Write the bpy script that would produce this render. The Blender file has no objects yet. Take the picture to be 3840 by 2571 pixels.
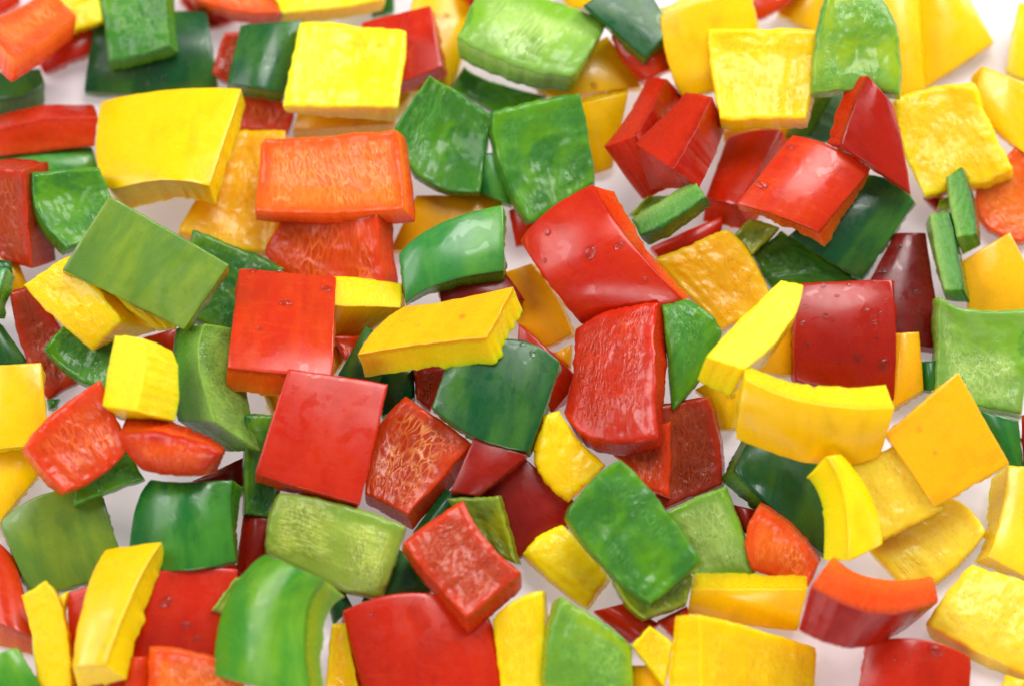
import bpy, math, random
import numpy as np
from mathutils import Vector, Matrix

# ------------------------------------------------------------------ camera, light, exposure
PX = 60e-6                      # metres per photograph pixel at the working distance
LENS, TILT = 100.0, math.radians(30)
F = 3840 * LENS / 36.0          # focal length in photograph pixels
DIST = F * PX                   # camera distance from the middle of the white board
sc = bpy.context.scene
COL = sc.collection
cam_d = bpy.data.cameras.new('camera'); cam = bpy.data.objects.new('camera', cam_d); COL.objects.link(cam)
cam_d.lens = LENS; cam_d.sensor_width = 36; cam_d.clip_start = .01; cam_d.clip_end = 50
cam.rotation_euler = (TILT, 0, 0)
cam.location = (0, -DIST * math.sin(TILT), DIST * math.cos(TILT))
cam_d.dof.use_dof = True; cam_d.dof.focus_distance = DIST - .021; cam_d.dof.aperture_fstop = 8
sc.camera = cam
world = bpy.data.worlds.new('World'); sc.world = world; world.use_nodes = True
world.node_tree.nodes['Background'].inputs[0].default_value = (1.0, .97, .95, 1)
world.node_tree.nodes['Background'].inputs[1].default_value = .30


def softbox(name, loc, aim, sx, sy, power, col=(1, 1, 1)):
    l = bpy.data.lights.new(name, 'AREA'); l.shape = 'RECTANGLE'; l.size = sx; l.size_y = sy
    l.energy = power; l.color = col
    o = bpy.data.objects.new(name, l); COL.objects.link(o); o.location = loc
    o.rotation_euler = (Vector(aim) - Vector(loc)).to_track_quat('-Z', 'Y').to_euler()
    return o


softbox('softbox_light', (.10, .16, .74), (.0, .0, 0), .38, .30, 5.2, (1, .99, .97))
softbox('side_light', (.50, .42, .40), (.06, .04, 0), .40, .40, 5.6, (1, 1, .99))
softbox('fill_light', (-.50, .04, .46), (0, 0, 0), .40, .44, 3.8, (1, .98, .96))
softbox('front_fill_light', (-.05, -.70, .34), (0, 0, 0), .5, .2, 2.6, (1, .97, .97))  # added fill from the viewer's side, brightens front-facing cut walls and undersides
sc.view_settings.view_transform = 'Standard'; sc.view_settings.look = 'None'
sc.view_settings.exposure = -0.40; sc.view_settings.gamma = 1


# ------------------------------------------------------------------ materials
def lin(c):
    return tuple((v / 255 / 12.92 if v / 255 <= .04045 else ((v / 255 + .055) / 1.055) ** 2.4) for v in c) + (1,)


# palette: skin, cut rim next to the skin, flesh, pale network, how strong the network is
PAL = {
    'r':  ((186, 30, 3), (214, 56, 8), (216, 76, 20), (248, 156, 76), .6),
    'rp': ((198, 42, 8), (230, 88, 8), (236, 116, 26), (246, 160, 84), .4),
    'ro': ((214, 40, 12), (228, 76, 10), (240, 118, 34), (250, 170, 96), .7),
    'rr': ((160, 22, 4), (192, 36, 6), (178, 38, 10), (232, 104, 56), .35),
    'rd': ((136, 14, 4), (174, 40, 10), (160, 60, 24), (216, 104, 60), .5),
    'rm': ((98, 14, 8), (180, 40, 16), (170, 46, 22), (200, 90, 50), .3),
    'y':  ((249, 196, 4), (251, 208, 8), (248, 202, 12), (255, 232, 90), .35),
    'ya': ((242, 176, 6), (244, 190, 10), (242, 180, 12), (250, 208, 70), .5),
    'yo': ((248, 176, 4), (252, 212, 6), (251, 220, 16), (255, 236, 110), .3),
    'yp': ((247, 208, 34), (248, 214, 44), (243, 214, 58), (253, 238, 140), .35),
    'rc': ((156, 14, 4), (212, 46, 8), (232, 92, 28), (250, 160, 90), .3),
    'gc': ((12, 86, 30), (70, 136, 30), (122, 164, 66), (170, 200, 110), .3),
    'rk': ((150, 14, 6), (172, 24, 6), (216, 78, 20), (240, 140, 70), .4),
    'rv': ((186, 36, 6), (208, 66, 8), (194, 68, 22), (240, 154, 84), 1.0),
    'rw': ((186, 20, 6), (200, 56, 10), (172, 58, 22), (216, 112, 60), .6),
    'yb': ((250, 220, 6), (250, 224, 12), (246, 218, 14), (255, 244, 100), .4),
    'g':  ((22, 98, 34), (84, 142, 20), (66, 130, 44), (128, 180, 70), .45),
    'gd': ((12, 78, 38), (86, 130, 20), (42, 102, 32), (84, 150, 54), .4),
    'gm': ((50, 128, 54), (104, 154, 24), (60, 134, 44), (108, 176, 70), .4),
    'gl': ((62, 138, 34), (140, 170, 26), (112, 160, 60), (160, 206, 90), .5),
    'go': ((90, 130, 44), (146, 158, 24), (104, 126, 34), (160, 176, 84), .5),
    'gp': ((64, 130, 34), (120, 170, 40), (160, 196, 96), (206, 224, 150), .6),
    'gy': ((90, 120, 40), (120, 150, 50), (170, 186, 70), (220, 226, 140), .45),
}
MATS = {}


def nn(nt, t, **kw):
    n = nt.nodes.new(t)
    for k, v in kw.items():
        if k in n.inputs: n.inputs[k].default_value = v
        else: setattr(n, k, v)
    return n


def base_nodes(name):
    m = bpy.data.materials.new(name); m.use_nodes = True; nt = m.node_tree
    b = nt.nodes['Principled BSDF']
    uv = nn(nt, 'ShaderNodeUVMap'); oi = nn(nt, 'ShaderNodeObjectInfo')
    off = nn(nt, 'ShaderNodeVectorMath', operation='MULTIPLY_ADD')
    comb = nn(nt, 'ShaderNodeCombineXYZ')
    nt.links.new(oi.outputs['Random'], comb.inputs[0]); nt.links.new(oi.outputs['Random'], comb.inputs[2])
    sc_ = nn(nt, 'ShaderNodeVectorMath', operation='SCALE'); sc_.inputs['Scale'].default_value = 37.0
    nt.links.new(comb.outputs[0], sc_.inputs[0])
    add = nn(nt, 'ShaderNodeVectorMath', operation='ADD')
    nt.links.new(uv.outputs[0], add.inputs[0]); nt.links.new(sc_.outputs[0], add.inputs[1])
    nt.nodes.remove(off)
    return m, nt, b, add.outputs[0], oi


def mix(nt, a, b, fac, mode='MIX'):
    n = nt.nodes.new('ShaderNodeMix'); n.data_type = 'RGBA'; n.blend_type = mode
    for s, v in ((n.inputs[6], a), (n.inputs[7], b), (n.inputs[0], fac)):
        if hasattr(v, 'is_output'): nt.links.new(v, s)
        else: s.default_value = v
    return n.outputs[2]


def ramp(nt, src, lo, hi, a=0.0, b=1.0):
    n = nt.nodes.new('ShaderNodeMapRange'); n.interpolation_type = 'SMOOTHSTEP'
    nt.links.new(src, n.inputs[0]); n.inputs[1].default_value = lo; n.inputs[2].default_value = hi
    n.inputs[3].default_value = a; n.inputs[4].default_value = b
    return n.outputs[0]


def noise(nt, vec, scale, detail=3, rough=.55, dist=0.0, stretch=None):
    if stretch:
        mp = nn(nt, 'ShaderNodeMapping'); mp.inputs['Scale'].default_value = stretch
        nt.links.new(vec, mp.inputs[0]); vec = mp.outputs[0]
    n = nt.nodes.new('ShaderNodeTexNoise'); nt.links.new(vec, n.inputs['Vector'])
    n.inputs['Scale'].default_value = scale; n.inputs['Detail'].default_value = detail
    n.inputs['Roughness'].default_value = rough; n.inputs['Distortion'].default_value = dist
    return n.outputs[0]


def math_(nt, op, a, b=None, clamp=False):
    n = nt.nodes.new('ShaderNodeMath'); n.operation = op; n.use_clamp = clamp
    for i, v in enumerate((a, b)):
        if v is None: continue
        if hasattr(v, 'is_output'): nt.links.new(v, n.inputs[i])
        else: n.inputs[i].default_value = v
    return n.outputs[0]


def value_jitter(nt, col, oi, amt):
    h = nt.nodes.new('ShaderNodeHueSaturation'); nt.links.new(col, h.inputs['Color'])
    v = math_(nt, 'MULTIPLY_ADD', oi.outputs['Random'], amt); v.node.inputs[2].default_value = 1 - amt * .5
    nt.links.new(v, h.inputs['Value'])
    return h.outputs[0]


def subsurface(b, w, col, scale):
    b.inputs['Subsurface Weight'].default_value = w
    b.inputs['Subsurface Radius'].default_value = col
    b.inputs['Subsurface Scale'].default_value = scale


def skin_mat(p):
    k = ('skin', p)
    if k in MATS: return MATS[k]
    skin, rim, flesh, net, ns = (lin(c) if isinstance(c, tuple) else c for c in PAL[p])
    m, nt, b, vec, oi = base_nodes('pepper_skin_' + p)
    big = ramp(nt, noise(nt, vec, .6, 4, .6, .2, (1.3, .4, 1)), .4, .64)
    c2 = tuple(skin[i] * .72 + rim[i] * (.42 if p[0] == 'g' else .25) for i in range(3)) + (1,)
    c3 = tuple(skin[i] * .74 for i in range(3)) + (1,)
    col = mix(nt, skin, c2, big)
    col = mix(nt, col, c3, ramp(nt, noise(nt, vec, 1.1, 4, .6, 0, (1, .45, 1)), .45, .8, 0, .8))
    spk = ramp(nt, noise(nt, vec, 13, 2.5, .65), .62, .76, 0, .45)
    streaks = ramp(nt, noise(nt, vec, 2.4, 4, .6, .2, (.35, 2.2, 1)), .52, .75, 0, .4)
    col = mix(nt, col, tuple(skin[i] * .6 + flesh[i] * .4 for i in range(3)) + (1,), streaks)
    col = mix(nt, col, rim, spk)
    col = value_jitter(nt, col, oi, .12)
    nt.links.new(col, b.inputs['Base Color'])
    rad = (1, .25, .08) if p[0] in 'ry' else (.5, 1, .2)
    subsurface(b, .25 if p[0] != 'y' else .4, rad, .0022)
    wet = ramp(nt, noise(nt, vec, 1.35, 2.5, .5, .5), .55, .58)
    rg = math_(nt, 'SUBTRACT', ramp(nt, noise(nt, vec, 2.2, 4, .6), .3, .75, .24, .34), math_(nt, 'MULTIPLY', wet, .09)); nt.links.new(rg, b.inputs['Roughness'])
    b.inputs['IOR'].default_value = 1.45
    nt.links.new(math_(nt, 'MULTIPLY_ADD', wet, .22), b.inputs['Coat Weight']); b.inputs['Coat Weight'].links[0].from_node.inputs[2].default_value = .05; b.inputs['Coat Roughness'].default_value = .07
    # faint waviness of the waxy skin, and wet smears with sharp rims
    h1 = noise(nt, vec, .8, 1, .5); h2 = noise(nt, vec, 22, 2, .5)
    h = math_(nt, 'ADD', math_(nt, 'MULTIPLY', h1, .05), math_(nt, 'MULTIPLY', h2, .0022))
    h = math_(nt, 'ADD', h, math_(nt, 'MULTIPLY', wet, .006))
    bp = nn(nt, 'ShaderNodeBump'); bp.inputs['Strength'].default_value = .55; bp.inputs['Distance'].default_value = .0011
    nt.links.new(h, bp.inputs['Height']); nt.links.new(bp.outputs[0], b.inputs['Normal'])
    nt.links.new(bp.outputs[0], b.inputs['Coat Normal'])
    MATS[k] = m
    return m


def flesh_mat(p, face):
    """face 'inner' = the hollow side of the fruit wall, 'cut' = knife-cut edge"""
    k = (face, p)
    if k in MATS: return MATS[k]
    skin, rim, flesh, net, ns = (lin(c) if isinstance(c, tuple) else c for c in PAL[p])
    m, nt, b, vec, oi = base_nodes('pepper_flesh_' + face + '_' + p)
    at = nn(nt, 'ShaderNodeAttribute', attribute_name='from_skin')
    wob = noise(nt, vec, 3.0, 3)
    d = math_(nt, 'ADD', at.outputs['Fac'], math_(nt, 'MULTIPLY', math_(nt, 'SUBTRACT', wob, .5), .25))
    edge = tuple(skin[i] * .85 + rim[i] * .15 for i in range(3)) + (1,)
    col = mix(nt, edge, rim, ramp(nt, d, .06, .22))
    col = mix(nt, col, flesh, ramp(nt, d, .4, .98))
    blot = ramp(nt, noise(nt, vec, .62, 4, .6), .40, .62)
    deep = tuple(flesh[i] * (.5 if p[0] == 'g' else .66) + skin[i] * (.38 if p[0] == 'g' else .26) for i in range(3)) + (1,)
    if face == 'inner':
        col = mix(nt, col, deep, math_(nt, 'MULTIPLY', blot, .85 if p[0] == 'g' else .6))
        # elongated cell network
        st = nn(nt, 'ShaderNodeMapping'); st.inputs['Scale'].default_value = (5.4, 1.9, 1)
        wv = nt.nodes.new('ShaderNodeTexNoise'); wv.inputs['Scale'].default_value = 1.3
        nt.links.new(vec, wv.inputs['Vector'])
        wa = nn(nt, 'ShaderNodeVectorMath', operation='MULTIPLY_ADD')
        nt.links.new(wv.outputs['Color'], wa.inputs[0]); wa.inputs[1].default_value = (.30, .45, 0)
        nt.links.new(vec, wa.inputs[2]); nt.links.new(wa.outputs[0], st.inputs[0])
        vo = nt.nodes.new('ShaderNodeTexVoronoi'); vo.feature = 'DISTANCE_TO_EDGE'
        vo.inputs['Scale'].default_value = 1.0; nt.links.new(st.outputs[0], vo.inputs['Vector'])
        mask = ramp(nt, noise(nt, vec, .8, 3), .34, .66, .15, 1)
        line = ramp(nt, vo.outputs['Distance'], 0, .15 if p == 'rv' else .11, 1, 0)
        line = math_(nt, 'MULTIPLY', math_(nt, 'MULTIPLY', line, mask), math_(nt, 'MULTIPLY', ramp(nt, at.outputs['Fac'], .6, 1), ns))
        cell = ramp(nt, vo.outputs['Distance'], 0, .3)
        if p[0] == 'r' and ns > .5: col = mix(nt, col, tuple(flesh[i] * .4 + skin[i] * .5 for i in range(3)) + (1,), math_(nt, 'MULTIPLY', cell, math_(nt, 'MULTIPLY', mask, .55)))
        col = mix(nt, col, net, line)
        patch = ramp(nt, noise(nt, vec, 1.1, 2, .5), .40, .62, .08, 1)
        if p == 'gy': streak, patch = noise(nt, vec, 3.4, 2.5, .55, .2, (.75, 2.6, 1)), 1.9
        elif p[0] == 'g' or p == 'rr': streak = noise(nt, vec, 8.0 if p == 'rr' else 6.0, 2, .5, .2, (1.3, .9, 1))
        else: streak = noise(nt, vec, 3.2, 3, .55, .3, (2.6, .34, 1))
        h = math_(nt, 'ADD', math_(nt, 'MULTIPLY', cell, -.75 if p[0] == 'r' else .22), math_(nt, 'MULTIPLY', streak, 1.1 if p == 'rr' else 1.2))
        bead = ramp(nt, noise(nt, vec, 8.5, 1, .5, .4, (1.5, .8, 1)), .60, .74, 0, 1.3)
        h = math_(nt, 'ADD', math_(nt, 'MULTIPLY', h, patch), math_(nt, 'MULTIPLY', bead, ramp(nt, noise(nt, vec, .9, 1), .42, .6)))
        h = math_(nt, 'ADD', h, math_(nt, 'MULTIPLY', noise(nt, vec, 1.3, 2), 1.2))
        dist, rl, rh, spec = .00021, .26, .42, .6
        h = math_(nt, 'MULTIPLY', h, ramp(nt, at.outputs['Fac'], .5, 1.0, .12, 1))
    else:
        fib = noise(nt, vec, 5, 4, .65, 0, (2.4, .7, 1))
        col = mix(nt, col, deep, ramp(nt, fib, .42, .75, 0, .6))
        col = mix(nt, col, net, ramp(nt, noise(nt, vec, 11, 3, .6), .6, .8, 0, .3))
        h = math_(nt, 'ADD', fib, math_(nt, 'MULTIPLY', noise(nt, vec, 16, 3), .5))
        dist, rl, rh, spec = .00016, .22, .4, .45
    col = value_jitter(nt, col, oi, .12)
    nt.links.new(col, b.inputs['Base Color'])
    rad = (1, .35, .08) if p[0] in 'ry' else (.7, 1, .3)
    subsurface(b, {'y': .85, 'r': .6, 'g': .4}[p[0]], rad, .006 if p[0] == 'y' else .0042)
    nt.links.new(ramp(nt, noise(nt, vec, 6, 3), .35, .7, rl, rh), b.inputs['Roughness'])
    b.inputs['IOR'].default_value = 1.42; b.inputs['Specular IOR Level'].default_value = .34
    b.inputs['Coat Weight'].default_value = .20 if face == 'inner' else .08
    b.inputs['Coat Roughness'].default_value = .08
    bp = nn(nt, 'ShaderNodeBump'); bp.inputs['Strength'].default_value = 1; bp.inputs['Distance'].default_value = dist
    nt.links.new(h, bp.inputs['Height']); nt.links.new(bp.outputs[0], b.inputs['Normal'])
    nt.links.new(bp.outputs[0], b.inputs['Coat Normal'])
    MATS[k] = m
    return m


water = bpy.data.materials.new('water_drop'); water.use_nodes = True
_b = water.node_tree.nodes['Principled BSDF']
_b.inputs['Base Color'].default_value = (1, 1, 1, 1); _b.inputs['Transmission Weight'].default_value = 1
_b.inputs['IOR'].default_value = 1.33; _b.inputs['Roughness'].default_value = .01

# ------------------------------------------------------------------ the white board
m = bpy.data.materials.new('white_board'); m.use_nodes = True; nt = m.node_tree; b = nt.nodes['Principled BSDF']
tc = nn(nt, 'ShaderNodeTexCoord')
n1 = noise(nt, tc.outputs['Object'], 60, 3)
nt.links.new(mix(nt, lin((200, 190, 193)), lin((194, 184, 188)), ramp(nt, n1, .3, .7)), b.inputs['Base Color'])
b.inputs['Roughness'].default_value = .5
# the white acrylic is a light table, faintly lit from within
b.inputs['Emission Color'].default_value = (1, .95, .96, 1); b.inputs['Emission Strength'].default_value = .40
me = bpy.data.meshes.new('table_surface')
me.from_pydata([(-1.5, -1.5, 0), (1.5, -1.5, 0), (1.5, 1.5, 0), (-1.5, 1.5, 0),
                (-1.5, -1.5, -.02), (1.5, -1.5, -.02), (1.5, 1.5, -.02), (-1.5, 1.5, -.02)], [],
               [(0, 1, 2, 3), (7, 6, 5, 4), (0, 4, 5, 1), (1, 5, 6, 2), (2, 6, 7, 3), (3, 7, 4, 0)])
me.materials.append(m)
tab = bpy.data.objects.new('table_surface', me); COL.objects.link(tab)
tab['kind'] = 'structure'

# ------------------------------------------------------------------ pepper pieces: shape
RC = Matrix.Rotation(TILT, 3, 'X')
RCn = np.array(RC)
CAMP = np.array(cam.location)
TN = np.array([0, math.sin(TILT), math.cos(TILT)])        # the board's normal seen from the camera
TX = {'0': 0, '1': 900, '2': 1900, '3': 2840}
TY = {'A': 0, 'B': 840, 'C': 1671}
K = 1.742


def vnoise(x, y, seed):
    """smooth value noise, numpy"""
    xi = np.floor(x).astype(int); yi = np.floor(y).astype(int); fx = x - xi; fy = y - yi
    fx = fx * fx * (3 - 2 * fx); fy = fy * fy * (3 - 2 * fy)

    def h(a, b):
        v = (a * 374761393 + b * 668265263 + seed * 1442695041) & 0x7fffffff
        v = ((v ^ (v >> 13)) * 1274126177) & 0x7fffffff
        return ((v ^ (v >> 16)) & 0xffff) / 65535.0 * 2 - 1
    return (h(xi, yi) * (1 - fx) + h(xi + 1, yi) * fx) * (1 - fy) + (h(xi, yi + 1) * (1 - fx) + h(xi + 1, yi + 1) * fx) * fy


def to_cam(xy, z):
    """photograph pixel + distance (pixels) -> camera space (pixels)"""
    return np.stack([(xy[..., 0] - 1920) / F * z, -(xy[..., 1] - 1285.5) / F * z, -z], -1)


CELL = 10
GW, GH = 3840 // CELL + 120, 2571 // CELL + 120
gx, gy = np.meshgrid((np.arange(GW) - 60) * CELL, (np.arange(GH) - 60) * CELL)
_d = np.stack([(gx - 1920) / F, -(gy - 1285.5) / F, -np.ones_like(gx, float)], -1)
ZB = (TN[2] * -F) / (_d @ TN)                              # distance of the nearest surface so far


class Piece: pass


def quad_edge(a, m_, b_, t):
    t = t[..., None]
    if m_ is None: return a * (1 - t) + b_ * t
    ctrl = 2 * m_ - (a + b_) / 2
    return a * (1 - t) ** 2 + 2 * ctrl * t * (1 - t) + b_ * t ** 2


def coons(c, mids, u, v):
    e0 = quad_edge(c[0], mids.get(0), c[1], u); e2 = quad_edge(c[3], mids.get(2), c[2], u)
    e3 = quad_edge(c[0], mids.get(3), c[3], v); e1 = quad_edge(c[1], mids.get(1), c[2], v)
    U, V = u[..., None], v[..., None]
    return (1 - V) * e0 + V * e2 + (1 - U) * e3 + U * e1 - (
        (1 - U) * (1 - V) * c[0] + U * (1 - V) * c[1] + U * V * c[2] + (1 - U) * V * c[3])


PIECES = []


def P(tile, kind, pal, layer, c, s, label, mid=None, bu=None, bv=None, t=105, skin=None, drops=(), rough=1.0, pith=False, dent=()):
    o = np.array([TX[tile[1]], TY[tile[0]]], float)
    q = Piece()
    q.c = [np.array(p, float) / K + o for p in c]
    q.mid = {k: np.array(p, float) / K + o for k, p in (mid or {}).items()}
    q.s = np.array(s if isinstance(s, list) else [s] * 4, float) / K
    q.kind, q.pal, q.layer, q.label, q.t, q.skin = kind, pal, layer, label, t, skin
    q.drops = [((np.array(d[:2], float) / K + o), d[2] * .82 / K) for d in drops]
    q.dent = [((np.array(d[:2], float) / K + o), d[2] / K, d[3]) for d in dent]
    d_ = {'S': (26, 10), 'I': (-16, -10), 'C': (0, 0)}[kind]
    q.bu = d_[0] if bu is None else bu; q.bv = d_[1] if bv is None else bv
    q.rough = rough; q.n = len(PIECES)
    PIECES.append(q)


def nodes(L, r, n):
    e = min(.12, r / max(L, 1))
    inner = np.linspace(e, 1 - e, n)
    return np.concatenate([[0, e * .12, e * .4], inner, [1 - e * .4, 1 - e * .12, 1]])


def shape(q):
    """fills q with camera-space grids (pixels) at a provisional distance"""
    W = (np.linalg.norm(q.c[1] - q.c[0]) + np.linalg.norm(q.c[2] - q.c[3])) / 2
    H = (np.linalg.norm(q.c[3] - q.c[0]) + np.linalg.norm(q.c[2] - q.c[1])) / 2
    r = {'S': 5, 'I': 15, 'C': 8}[q.kind]
    r = min(r, W * .2, H * .2)
    nu = nodes(W, r, 40 if W > 120 else 22); nv = nodes(H, r, 40 if H > 120 else 22)
    u, v = np.meshgrid(nu, nv)                       # [v,u]
    cr = {'S': .010, 'I': .016, 'C': .014}[q.kind]
    a, b_ = 2 * u - 1, 2 * v - 1
    k = 1 - cr * (np.abs(a) * np.abs(b_)) ** 9
    xy = coons(q.c, q.mid, .5 + a * k / 2, .5 + b_ * k / 2)
    rnd = random.Random(q.n * 7 + 3)
    sd = q.n * 13 + 5
    cen = np.mean(q.c, axis=0)
    # outline wobble, fading into the face
    rim = np.maximum(np.abs(a), np.abs(b_)) ** 6
    amp = {'S': 1.4, 'I': 4.2, 'C': 3.6}[q.kind] * q.rough
    dirn = (xy - cen); dirn /= np.linalg.norm(dirn, axis=-1, keepdims=True) + 1e-6
    w = vnoise(xy[..., 0] / 34, xy[..., 1] / 34, sd) * .8 + vnoise(xy[..., 0] / 11, xy[..., 1] / 11, sd + 1) * .45
    w += vnoise(xy[..., 0] / 95, xy[..., 1] / 95, sd + 2) * 1.0
    xy = xy + dirn * (w * amp * rim)[..., None]
    # plane
    sm = q.s.mean(axis=0); t = max(q.t, np.linalg.norm(sm) * 1.09)
    n = np.array([-sm[0] / t, sm[1] / t, 0]); n[2] = math.sqrt(max(.05, 1 - n[0] ** 2 - n[1] ** 2))
    q.thick = t * n[2]
    dr = np.stack([(xy[..., 0] - 1920) / F, -(xy[..., 1] - 1285.5) / F, -np.ones(xy.shape[:2])], -1)
    p0 = to_cam(cen, F)
    z = (n @ p0) / (dr @ n)
    bul = q.bu * (1 - a * a) + q.bv * (1 - b_ * b_)
    lf = {'S': 1.3, 'I': 6.0, 'C': 3.0}[q.kind]
    X, Y = u * W, v * H
    bul = bul + lf * vnoise(X / 95 + 9, Y / 95, sd + 4) + (0 if q.kind == 'S' else lf * .35 * vnoise(X / 35, Y / 35 + 3, sd + 5))
    if q.kind == 'I':
        bul = bul + 1.6 * vnoise(X / 12, Y / 15, sd + 6) + 3.5 * vnoise(X / 26, Y / 200, sd + 7)
    if q.kind == 'C':
        bul = bul + 1.5 * vnoise(X / 10, Y / 12, sd + 6)
    for dc, dr_, dd in q.dent:
        bul = bul + dd * np.exp(-((xy - dc) ** 2).sum(-1) / (dr_ * dr_))
    dist = np.minimum(np.minimum(u, 1 - u) * W, np.minimum(v, 1 - v) * H)
    drop = np.where(dist < r, r - np.sqrt(np.maximum(0, r * r - (r - dist) ** 2)), 0)
    z = z - bul + drop
    q.r, q.W, q.H, q.nu, q.nv, q.u, q.v = r, W, H, nu, nv, u, v
    sb = ((1 - u) * (1 - v))[..., None] * q.s[0] + (u * (1 - v))[..., None] * q.s[1] + (u * v)[..., None] * q.s[2] + ((1 - u) * v)[..., None] * q.s[3]
    q.xy, q.z = xy, z
    # back
    wj = vnoise(xy[..., 0] / 17, xy[..., 1] / 17, sd + 8) * .5 + vnoise(xy[..., 0] / 40, xy[..., 1] / 40, sd + 9) * .7 + vnoise(xy[..., 0] / 9, xy[..., 1] / 9, sd + 10) * .3
    ja = {'S': 8.0, 'I': 1.5, 'C': 3.0}[q.kind] * q.rough
    q.bxy = xy + sb + dirn * (wj * ja * rim)[..., None]
    q.bz = z - drop + q.thick + (bul * .25)
    # rim loop (clockwise in the picture)
    NU, NV = len(nu), len(nv)
    loop = [(0, i) for i in range(NU - 1)] + [(j, NU - 1) for j in range(NV - 1)] + \
           [(NV - 1, i) for i in range(NU - 1, 0, -1)] + [(j, 0) for j in range(NV - 1, 0, -1)]
    q.loop = loop
    q.segside = [0] * (NU - 1) + [1] * (NV - 1) + [2] * (NU - 1) + [3] * (NV - 1)
    lj = np.array([l[0] for l in loop]); li = np.array([l[1] for l in loop])
    ws = {'S': [0, .05, .11, .3, .5, .7, .86, .95, 1], 'I': [0, .08, .25, .5, .72, .88, .95, 1], 'C': [0, .1, .3, .5, .7, .9, 1]}[q.kind]
    q.ws = ws
    wall_xy, wall_z = [], []
    fxy, fz, bxy, bz = xy[lj, li], z[lj, li], q.bxy[lj, li], q.bz[lj, li]
    for w_ in ws:
        ww = w_ if q.kind != 'S' else w_
        jit = vnoise(fxy[:, 0] / 22, fxy[:, 1] / 22 + w_ * 4, sd + 11)[:, None] * 2.0 * math.sin(math.pi * w_)
        jag = (w_ ** 1.5 if q.kind == 'S' else w_)
        base = fxy + sb[lj, li] * w_ + (bxy - fxy - sb[lj, li]) * jag
        wall_xy.append(base + dirn[lj, li] * (jit + math.sin(math.pi * w_) * (1.5 if q.kind != 'S' else -1.0)))
        wall_z.append(fz * (1 - w_) + bz * w_)
    q.wxy, q.wz = np.array(wall_xy), np.array(wall_z)


def settle(q):
    """push the piece along the line of sight until it touches what already lies there"""
    def dense(xy, z):
        f = 3
        A = np.linspace(0, xy.shape[0] - 1, (xy.shape[0] - 1) * f + 1); B = np.linspace(0, xy.shape[1] - 1, (xy.shape[1] - 1) * f + 1)
        i0 = np.minimum(A.astype(int), xy.shape[0] - 2); j0 = np.minimum(B.astype(int), xy.shape[1] - 2)
        fa = (A - i0)[:, None]; fb = (B - j0)[None]
        def it(g):
            sh = (...,) if g.ndim == 2 else (..., None)
            fa_, fb_ = (fa, fb) if g.ndim == 2 else (fa[..., None], fb[..., None])
            return (g[i0][:, j0] * (1 - fa_) * (1 - fb_) + g[i0 + 1][:, j0] * fa_ * (1 - fb_) +
                    g[i0][:, j0 + 1] * (1 - fa_) * fb_ + g[i0 + 1][:, j0 + 1] * fa_ * fb_)
        return it(xy).reshape(-1, 2), it(z).reshape(-1)
    fx, fz = dense(q.xy, q.z); bx, bz = dense(q.bxy, q.bz)
    wx, wz = q.wxy.reshape(-1, 2), q.wz.reshape(-1)

    def cells(xy):
        return (np.clip((xy[:, 1] / CELL).round().astype(int) + 60, 0, GH - 1),
                np.clip((xy[:, 0] / CELL).round().astype(int) + 60, 0, GW - 1))
    far = np.full((GH, GW), -1e9)
    for xy, z in ((bx, bz), (wx, wz)): np.maximum.at(far, cells(xy), z)
    hit = far > -1e8
    diff = (far - ZB)[hit]
    dz = np.percentile(diff, 93) - 9
    # never let the upper face sink into what is below
    nf = np.full((GH, GW), -1e9); np.maximum.at(nf, cells(fx), fz); h2 = nf > -1e8
    dz = max(dz, np.percentile((nf - ZB)[h2], 99.0) + 10)
    q.dz = dz
    for nm in ('z', 'bz', 'wz'): setattr(q, nm, getattr(q, nm) - dz)
    for xy, z in ((fx, fz - dz), (wx, wz - dz)): np.minimum.at(ZB, cells(xy), z)


def world_pts(xy, z):
    p = to_cam(xy, z) * PX
    return p @ RCn.T + CAMP


def add_mesh(name, parent, org, blocks, mats):
    """blocks: (points, faces, material index, uv, from_skin)"""
    V, Fc, MI, UV, FS = [], [], [], [], []
    base = 0
    for pts, faces, mi, uv, fs in blocks:
        V.append(pts); Fc += [[i + base for i in f] for f in faces]; MI += [mi] * len(faces)
        UV.append(uv); FS.append(fs); base += len(pts)
    V = np.concatenate(V) - org; UV = np.concatenate(UV); FS = np.concatenate(FS)
    me = bpy.data.meshes.new(name); me.from_pydata(V.tolist(), [], Fc)
    for m_ in mats: me.materials.append(m_)
    me.polygons.foreach_set('material_index', MI)
    me.polygons.foreach_set('use_smooth', [True] * len(Fc))
    ul = me.uv_layers.new(name='UVMap')
    li = np.empty(len(me.loops), int); me.loops.foreach_get('vertex_index', li)
    ul.data.foreach_set('uv', UV[li].astype(np.float32).ravel())
    at = me.attributes.new('from_skin', 'FLOAT', 'POINT'); at.data.foreach_set('value', FS.astype(np.float32))
    me.update()
    ob = bpy.data.objects.new(name, me); COL.objects.link(ob)
    if parent: ob.parent = parent
    return ob


def grid_block(q, xy, z, flip, mi, fs, us=1.0):
    NV, NU = z.shape
    pts = world_pts(xy, z).reshape(-1, 3)
    faces = []
    for j in range(NV - 1):
        for i in range(NU - 1):
            a = j * NU + i; f = (a, a + NU, a + NU + 1, a + 1)
            faces.append(f[::-1] if flip else f)
    uv = np.stack([q.u * q.W / 100, q.v * q.H / 100], -1).reshape(-1, 2) + (5 if flip else 0)
    return pts, faces, mi, uv, np.broadcast_to(fs, z.shape).reshape(-1)


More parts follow.
